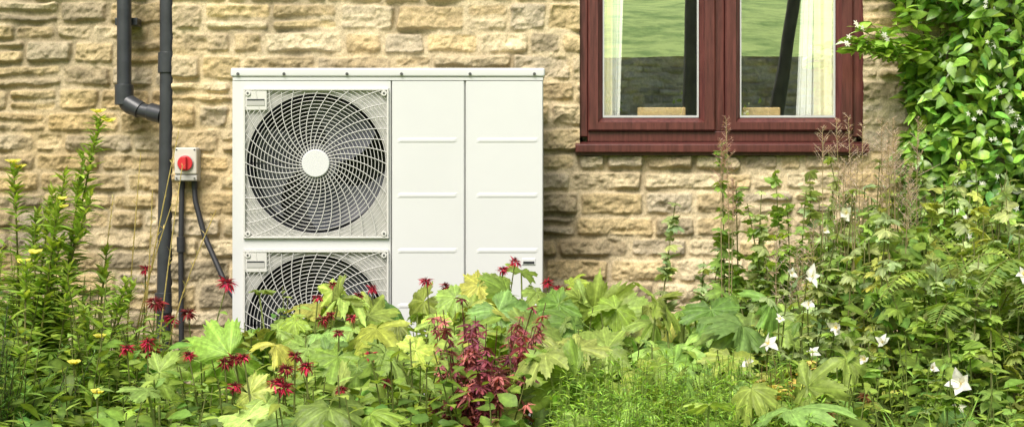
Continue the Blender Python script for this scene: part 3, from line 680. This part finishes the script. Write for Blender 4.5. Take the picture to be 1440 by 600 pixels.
# ornamental red maple ---------------------------------------------
mp=MB()
for i in range(125):
    t=rng.random(); x=-.085+rng.normal(0,.055)*(1.2-.3*t); y=-2.15+rng.normal(0,.10); z=.36+.38*t
    if t>.7: x=-.10+U(-.10,.19)
    P=stem_pts((-.085,-2.15,.0),(x,y,z),.03,9,1.3); mp.tube(P,.003,.001,(.14,.04,.04),4)
    cc=(.26,.065,.085) if rng.random()<.55 else (.42,.15,.14)
    leaves_on(mp,P,MAPLE,15,.047,.55,1.,-.1,cc,v=.3,hue=.1,taper=.3,droopn=.4)
mp.build('japanese_maple',M_red_leaf)

# fine light green herb front centre-right -------------------------
fh=MB()
for i in range(460):
    x=U(.10,.66); y=U(-2.95,-2.25); z=.59-.20*max(0,(-2.4-y))-.25*max(0,.2-x)+rng.normal(0,.02)
    P=stem_pts((x+U(-.05,.05),y+U(-.05,.05),0.1),(x,y,z),.02,7); fh.tube(P,.002,.001,(.22,.33,.08),3)
    leaves_on(fh,P,LANCE,26,.032,.55,1.,.55,(.26,.46,.075),v=.2,taper=.4)
fh.build('creeping_phlox',M_leaf)

# lavatera shrub ----------------------------------------------------
lv=MB(); lf=MB()
tips=[(.655,-1.2,1.17),(.511,-1.2,.985),(.822,-1.2,1.09),(.989,-1.2,1.14),(1.256,-1.2,1.15),(.72,-1.3,.98),(.90,-1.3,1.02),(1.10,-1.3,1.0),(1.35,-1.3,1.05),(1.18,-1.2,1.07),(.68,-1.15,.90),(1.45,-1.2,1.1),(.60,-1.2,.80),(.76,-1.3,.93),(.97,-1.3,.97),(1.03,-1.25,1.05),(.86,-1.2,.99),(1.15,-1.2,1.12),(.70,-1.2,1.05),(1.22,-1.2,1.02),(1.05,-1.2,1.0),(.78,-1.2,1.02),(.93,-1.2,1.08),(1.40,-1.2,1.12),(1.3,-1.1,1.1)]
NT=len(tips)
for i in range(180):
    x=U(.62,1.75); y=U(-2.2,-.95); tips.append((x,y,float(H(x,y))+U(-.10,.16)))
for k,(x,y,z) in enumerate(tips):
    P=stem_pts((x+U(-.12,.12),y+U(-.1,.1),0),(x,y,z),.05,10); lv.tube(P,.005,.0015,(.2,.22,.09),5)
    q=rng.random(); leaves_on(lv,P,SMALP,20 if k>=NT else 48,.070 if k>=NT else .062,.3,1.,.1,G_SILV if q<.5 else ((.22,.36,.08) if q<.82 else G_YEL),v=.25,taper=.5,droopn=.6)
def lavflower(mb,p,s):
    n=5; ph=np.arange(n)*2*np.pi/n+U(0,1); ax=nrm(np.array([U(-.9,.9),-.7,U(-.3,.8)])); a=nrm(np.cross(ax,[0,0,1.])); b_=np.cross(ax,a)
    op=U(.3,1.6)
    d=(np.cos(ph)[:,None]*a+np.sin(ph)[:,None]*b_)+ax*op
    mb.inst(leafT(.36,5,U(-.2,.6),.18),frames(d,np.tile(ax,(n,1))+rng.normal(0,.35,(n,3))),np.tile(p,(n,1)),np.full(n,s*.56)*rng.uniform(.6,1.15,n),vcol((.72,.71,.65),n,.07,.02))
    m_=8; dd=ax+rng.normal(0,.25,(m_,3)); mb.inst(NEED[0],frames(dd,rng.normal(0,1,(m_,3))),np.tile(p,(m_,1)),np.full(m_,s*.3),vcol((.7,.6,.2),m_,.1))
fl=[(.73,.793,.06),(.686,.803,.035),(.632,.629,.055),(.584,.584,.04),(.80,.67,.05),(.869,.594,.045),(.909,.633,.04),(.731,.727,.035),(1.257,.799,.055),(.82,.95,.05),(.767,.909,.035),(.66,.69,.03),(.74,.61,.035)]
for (x,z,s) in fl:
    y=-2.2; P=stem_pts((x+U(-.05,.05),y+.2,.1),(x,y,z),.02); lv.tube(P,.003,.0015,(.2,.24,.09),4)
    lavflower(lf,(x,y-.02,z),s*.95); leaves_on(lv,P,SMALP,8,.045,.6,.95,.1,G_SILV)
l_=empty('lavatera_shrub'); lv.build('stems_and_leaves',M_leaf,l_); lf.build('flowers',M_petal,l_)

# white mallow front right
cs=MB(); csf=MB()
for (x,y,z,s) in [(1.03,-2.45,.56,.07),(1.02,-2.45,.51,.045),(.95,-2.5,.60,.03)]:
    P=stem_pts((x,y+.1,0),(x,y,z),.03); cs.tube(P,.0025,.0015,(.2,.3,.08),4); leaves_on(cs,P,SMALP,14,.04,.4,.9,.2,G_SILV); lavflower(csf,(x,y-.03,z),s)
for i in range(110):
    x=U(.62,1.45); y=U(-2.9,-2.1); z=H(x,y)+U(-.02,.07)
    P=stem_pts((x+U(-.1,.1),y,0),(x,y,z),.04); cs.tube(P,.003,.0015,(.17,.24,.06),4); leaves_on(cs,P,[SMALP,OVATE,LANCE][rng.integers(0,3)],18,.05,.4,1.,.2,(.25,.39,.08))
c_=empty('white_mallow'); cs.build('stems_and_leaves',M_leaf,c_); csf.build('flowers',M_petal,c_)

# yellowing currant
au=MB()
for i in range(34):
    x=U(.54,.74); y=U(-2.6,-2.3); z=U(.51,.62); P=stem_pts((.66,-2.4,0),(x,y,z),.03); au.tube(P,.003,.001,(.2,.16,.06),4)
    leaves_on(au,P,SMALP,5,.042,.7,1.,.0,[(.62,.50,.16),(.54,.53,.15),(.56,.42,.12),(.38,.46,.11)][rng.integers(0,4)],v=.15)
for (x,y,z) in [(.78,-2.6,.545),(.70,-2.6,.51)]:
    P=stem_pts((x,y,0),(x,y,z),.02); au.tube(P,.003,.002,(.15,.1,.05),4); monarda(au,(x,y,z),.04,(.22,.10,.045))
au.build('currant_bush',M_leaf)

# ferns --------------------------------------------------------------
fn=MB(); PIN=leafT(.09,6,.2,.03,serr=.45)
def frond(mb,root,d,L,rise,base):
    n=16; t=np.linspace(0,1,n)[:,None]; d=nrm(np.array([d[0],d[1],0.]))
    P=np.array(root)+d*L*(t**1.15)*.85+np.array([0,0,1.])*(rise*L*(np.sin(t*2.3)))
    mb.tube(P,.003,.001,(.24,.27,.09),4)
    m=34; tt=np.linspace(.12,.99,m); p,tg=along(P,tt); side=nrm(np.cross(tg,[0,0,1.])); up=np.cross(side,tg)
    for s_ in (-1,1):
        dd=side*s_+tg*.35-up*.12+rng.normal(0,.08,(m,3)); ln=L*.22*np.sin(np.pi*(tt*.88+.1))**.8*rng.uniform(.8,1.1,m)
        mb.inst(PIN,frames(dd,up+rng.normal(0,.2,(m,3))),p,ln,vcol(base,m,.14,.08))
for (rx,ry,rz) in [(1.22,-1.95,.50),(1.34,-1.6,.56),(1.46,-2.0,.46),(1.55,-1.5,.55),(1.24,-1.5,.55)]:
    for k in range(12):
        a=k*2*math.pi/12+U(-.25,.25); frond(fn,(rx,ry,rz),(math.cos(a),math.sin(a)-.15),U(.28,.46),U(.4,.95),(.29,.42,.095) if rng.random()<.6 else (.19,.31,.07))
    fn.tube([(rx,ry,0),(rx,ry,rz)],.02,.012,(.08,.06,.03),6)
fn.build('garden_fern',M_leaf)

# grass tuft -----------------------------------------------------------
gt=MB()
for i in range(420):
    bx,by=U(.80,1.3),U(-3.1,-2.5); a=U(0,6.28); L=U(.35,.62); t=np.linspace(0,1,8)[:,None]; d=np.array([math.cos(a),math.sin(a),0])
    P=np.array([bx,by,.05])+d*L*.5*t**1.8+np.array([0,0,1.])*L*(1.15*t-.35*t**2.5); w=.0035
    sd_=np.cross(d,[0,0,1.]); ww=w*(1-t**2)+.0004
    V=np.concatenate([P-sd_*ww,P+sd_*ww]); F_=[]
    for k in range(7): F_+=[(k,k+1,k+9),(k,k+9,k+8)]
    gt.raw(V,np.array(F_),np.tile(vcol((.22,.39,.08),1,.25,.1),(16,1)))
gt.build('ornamental_grass',M_leaf)

# feathery plumes -------------------------------------------------------
pl=MB()
def plume(x,y,z,h,col,w=.045,nb=26):
    P=stem_pts((x+U(-.05,.05),y,0),(x,y,z),.03,12); pl.tube(P,.0025,.001,(.42,.34,.18),4)
    for k in range(nb):
        t=k/nb; c=np.array([x,y,z-h*t]); a=U(0,6.28); L=w*(.3+.9*t)*U(.6,1.1); d=np.array([math.cos(a),math.sin(a),U(.5,1.3)])
        Q=c+nrm(d)*np.linspace(0,L,5)[:,None]; pl.tube(Q,.0009,.0005,col,3)
        leaves_on(pl,Q,NEED,10,.014,.2,1.,.4,col,v=.25)
for (x,y,z,h) in [(.655,-1.3,1.24,.20),(.64,-1.3,1.17,.15),(.67,-1.35,1.05,.12)]: plume(x,y,z,h,(.60,.40,.33),.05,34)
for i in range(22): plume(U(.93,1.28),U(-1.6,-1.1),U(1.0,1.24),U(.12,.22),(.66,.52,.42),.065,20)
for i in range(9): plume(U(.78,.95),U(-1.7,-1.4),U(.72,.95),U(.12,.2),(.64,.51,.41),.055,16)
pl.build('feather_reed_grass',M_petal)

# climbing jasmine --------------------------------------------------------
jm=MB(); jf=MB(); JL=[leafT(.24,6,.25,.12),leafT(.21,6,.45,.1),leafT(.27,6,.1,.12)]
def edge(z):
    return np.interp(z,[0,.6,1.0,1.15,1.30,1.45,1.55,1.65,1.72,1.80,2.3],[1.66,1.62,1.58,1.54,1.60,1.58,1.59,1.64,1.58,1.45,1.37])
n=9500; z=rng.uniform(.3,2.3,n); x=edge(z)+rng.uniform(0,1,n)**1.3*1.3-.03+.05*fbm(z,z*0,6,2,5)
dens=vnoise(x,z,6,4)+.8*np.clip((x-edge(z))/.12,0,1); m=dens>-.15; x=x[m]; z=z[m]; n=len(x)
y=-.03-rng.uniform(0,.32,n)*np.clip((x-edge(z))/.2+.3,.2,1)
ph=rng.uniform(0,6.28,n); d=np.stack([np.cos(ph),rng.uniform(-.9,.1,n),np.sin(ph)*.8-.25],1); nn=np.array([0,-.8,.75])+rng.normal(0,.35,(n,3))
c=vcol((.16,.31,.05),n,.38,.15); w=rng.integers(0,3,n); R=frames(d,nn); P=np.stack([x,y,z],1); sc=rng.uniform(.04,.08,n)
for k in range(3): q=w==k; jm.inst(JL[k],R[q],P[q],sc[q],c[q])
for i in range(26):
    zz=U(.3,2.2); xx=float(edge(zz))+U(-.02,.6); jm.tube(stem_pts((xx+U(.1,.4),-.04,0 if i<8 else zz-.7),(xx,-.06,zz),.05,12),.006,.002,(.18,.13,.08),5)
for tp in [(1.22,-.30,1.56),(1.24,-.32,1.60),(1.28,-.28,1.64),(1.31,-.3,1.55),(1.34,-.25,1.66),(1.43,-.2,1.68),(1.38,-.28,1.60),(1.26,-.3,1.57),(1.46,-.25,1.74),(1.22,-.33,1.59),(1.30,-.3,1.60)]:
    P=stem_pts((1.62,-.1,1.52),tp,.02,8,1.); jm.tube(P,.003,.0015,(.18,.2,.06),4); leaves_on(jm,P,JL,20,.072,.35,1.,.1,(.25,.43,.07),taper=.2,droopn=.5)
for tp in [(1.40,-.15,1.86),(1.46,-.12,1.78),(1.5,-.12,1.88),(1.55,-.12,1.70),(1.56,-.1,1.40),(1.53,-.12,1.22),(1.52,-.1,1.05),(1.5,-.1,1.14),(1.52,-.1,1.46)]:
    P=stem_pts((1.8,-.1,tp[2]-.1),tp,.02,8,1.); jm.tube(P,.003,.0015,(.18,.2,.06),4); leaves_on(jm,P,JL,13,.055,.3,1.,.1,(.22,.38,.055),taper=.2,droopn=.5)
def jas(mb,p,s):
    n=5; ph=np.arange(n)*2*np.pi/n+U(0,1); ax=nrm(np.array([U(-.5,.5),-1,U(-.2,.6)])); a=nrm(np.cross(ax,[0,0,1.])); b_=np.cross(ax,a)
    d=(np.cos(ph)[:,None]*a+np.sin(ph)[:,None]*b_); mb.inst(leafT(.22,3,.15,.0),frames(d,np.tile(ax,(n,1))),np.tile(p,(n,1)),np.full(n,s),vcol((.72,.73,.62),n,.04,.01))
for i in range(40):
    zz=U(.85,2.0); xx=float(edge(zz))+U(0,.55)
    for k in range(rng.integers(2,5)): jas(jf,(xx+U(-.03,.03),-.30-U(0,.06),zz+U(-.03,.03)),U(.010,.015))
for (xx,zz) in [(1.23,1.58),(1.27,1.64),(1.36,1.60)]:
    for k in range(3): jas(jf,(xx+U(-.02,.02),-.38,zz+U(-.02,.02)),.012)
j_=empty('climbing_jasmine'); jm.build('leaves',M_gloss,j_); jf.build('flowers',M_petal,j_)

# trees behind the camera (seen reflected in the window) -----------------------
M_bark=simple_mat('bark',(.09,.08,.065),.9,var=.4,nscale=10,bump=.6)
for k,(tx,ty,lean,tb) in enumerate(((2.10,-12.2,.05,1.65),(3.05,-12.6,.75,1.75),(-5,-26,0,4.9),(11.5,-27,.3,5.1))):
    t_=empty('garden_tree' if k==0 else 'garden_tree.%03d'%k)
    mb=MB(); top=np.array([tx+lean,ty,tb+6.5]); mb.tube(stem_pts((tx,ty,tb-.6),top,.12,10,1.),.10,.05,(.06,.05,.04),10)
    cl=[]
    for j in range(14):
        e=top+nrm(rng.normal(0,1,3))*U(.6,1.7)*[1,1,.7]+[0,0,.8]; s0=np.array([tx+lean*.8,ty,tb+U(4.2,6)]); mb.tube(stem_pts(s0,e,.2,7,1.),.04,.012,(.06,.05,.04),6); cl.append(e)
    mb.build('trunk_and_limbs',M_bark,t_)
    lb=MB(); cl=np.array(cl); n=2600; c0=cl[rng.integers(0,len(cl),n)]; p=c0+rng.normal(0,.38,(n,3))
    lb.inst(OVATE[0],frames(rng.normal(0,1,(n,3)),rng.normal(0,1,(n,3))+[0,0,1]),p,rng.uniform(.12,.20,n),vcol((.12,.22,.04),n,.3))
    lb.build('crown',M_leaf,t_)
sh=MB()
for (sx,sw) in ((2.6,.35),(4.6,.5),(.5,.7)):
    n=700; p=np.array([sx,-13.4,2.2])+rng.normal(0,1,(n,3))*[sw*.5,.2,.14]; sh.inst(OVATE[1],frames(rng.normal(0,1,(n,3)),rng.normal(0,1,(n,3))+[0,0,1]),p,rng.uniform(.05,.12,n),vcol((.15,.24,.06),n,.35))
sh.build('border_shrubs',M_leaf)

# ------------------------------------------------------------------ light + camera
sd=Vector((-.28,-.80,.98)).normalized()
el=math.asin(sd.z); az=math.atan2(sd.x,sd.y)
wd=bpy.data.worlds.new('World'); S.world=wd; wd.use_nodes=True
nt=wd.node_tree; bg=nt.nodes['Background']; sky=nt.nodes.new('ShaderNodeTexSky'); sky.sky_type='NISHITA'; sky.sun_disc=False
sky.sun_elevation=el; sky.sun_rotation=az; sky.air_density=1.; sky.dust_density=4.
nt.links.new(sky.outputs[0],bg.inputs['Color']); bg.inputs['Strength'].default_value=.15
sl=bpy.data.lights.new('sun','SUN'); sl.energy=3.9; sl.angle=math.radians(30); sl.color=(1,.96,.90)
so=bpy.data.objects.new('sun',sl); COL.objects.link(so); so.rotation_euler=(-sd).to_track_quat('-Z','Y').to_euler(); so.location=(-3,-6,8)
cam=bpy.data.cameras.new('camera'); co=bpy.data.objects.new('camera',cam); COL.objects.link(co)
co.location=(0,-6,.95); co.rotation_euler=(math.radians(90),0,0); cam.lens=54; cam.sensor_width=36; cam.clip_end=800; cam.clip_start=.05
S.camera=co
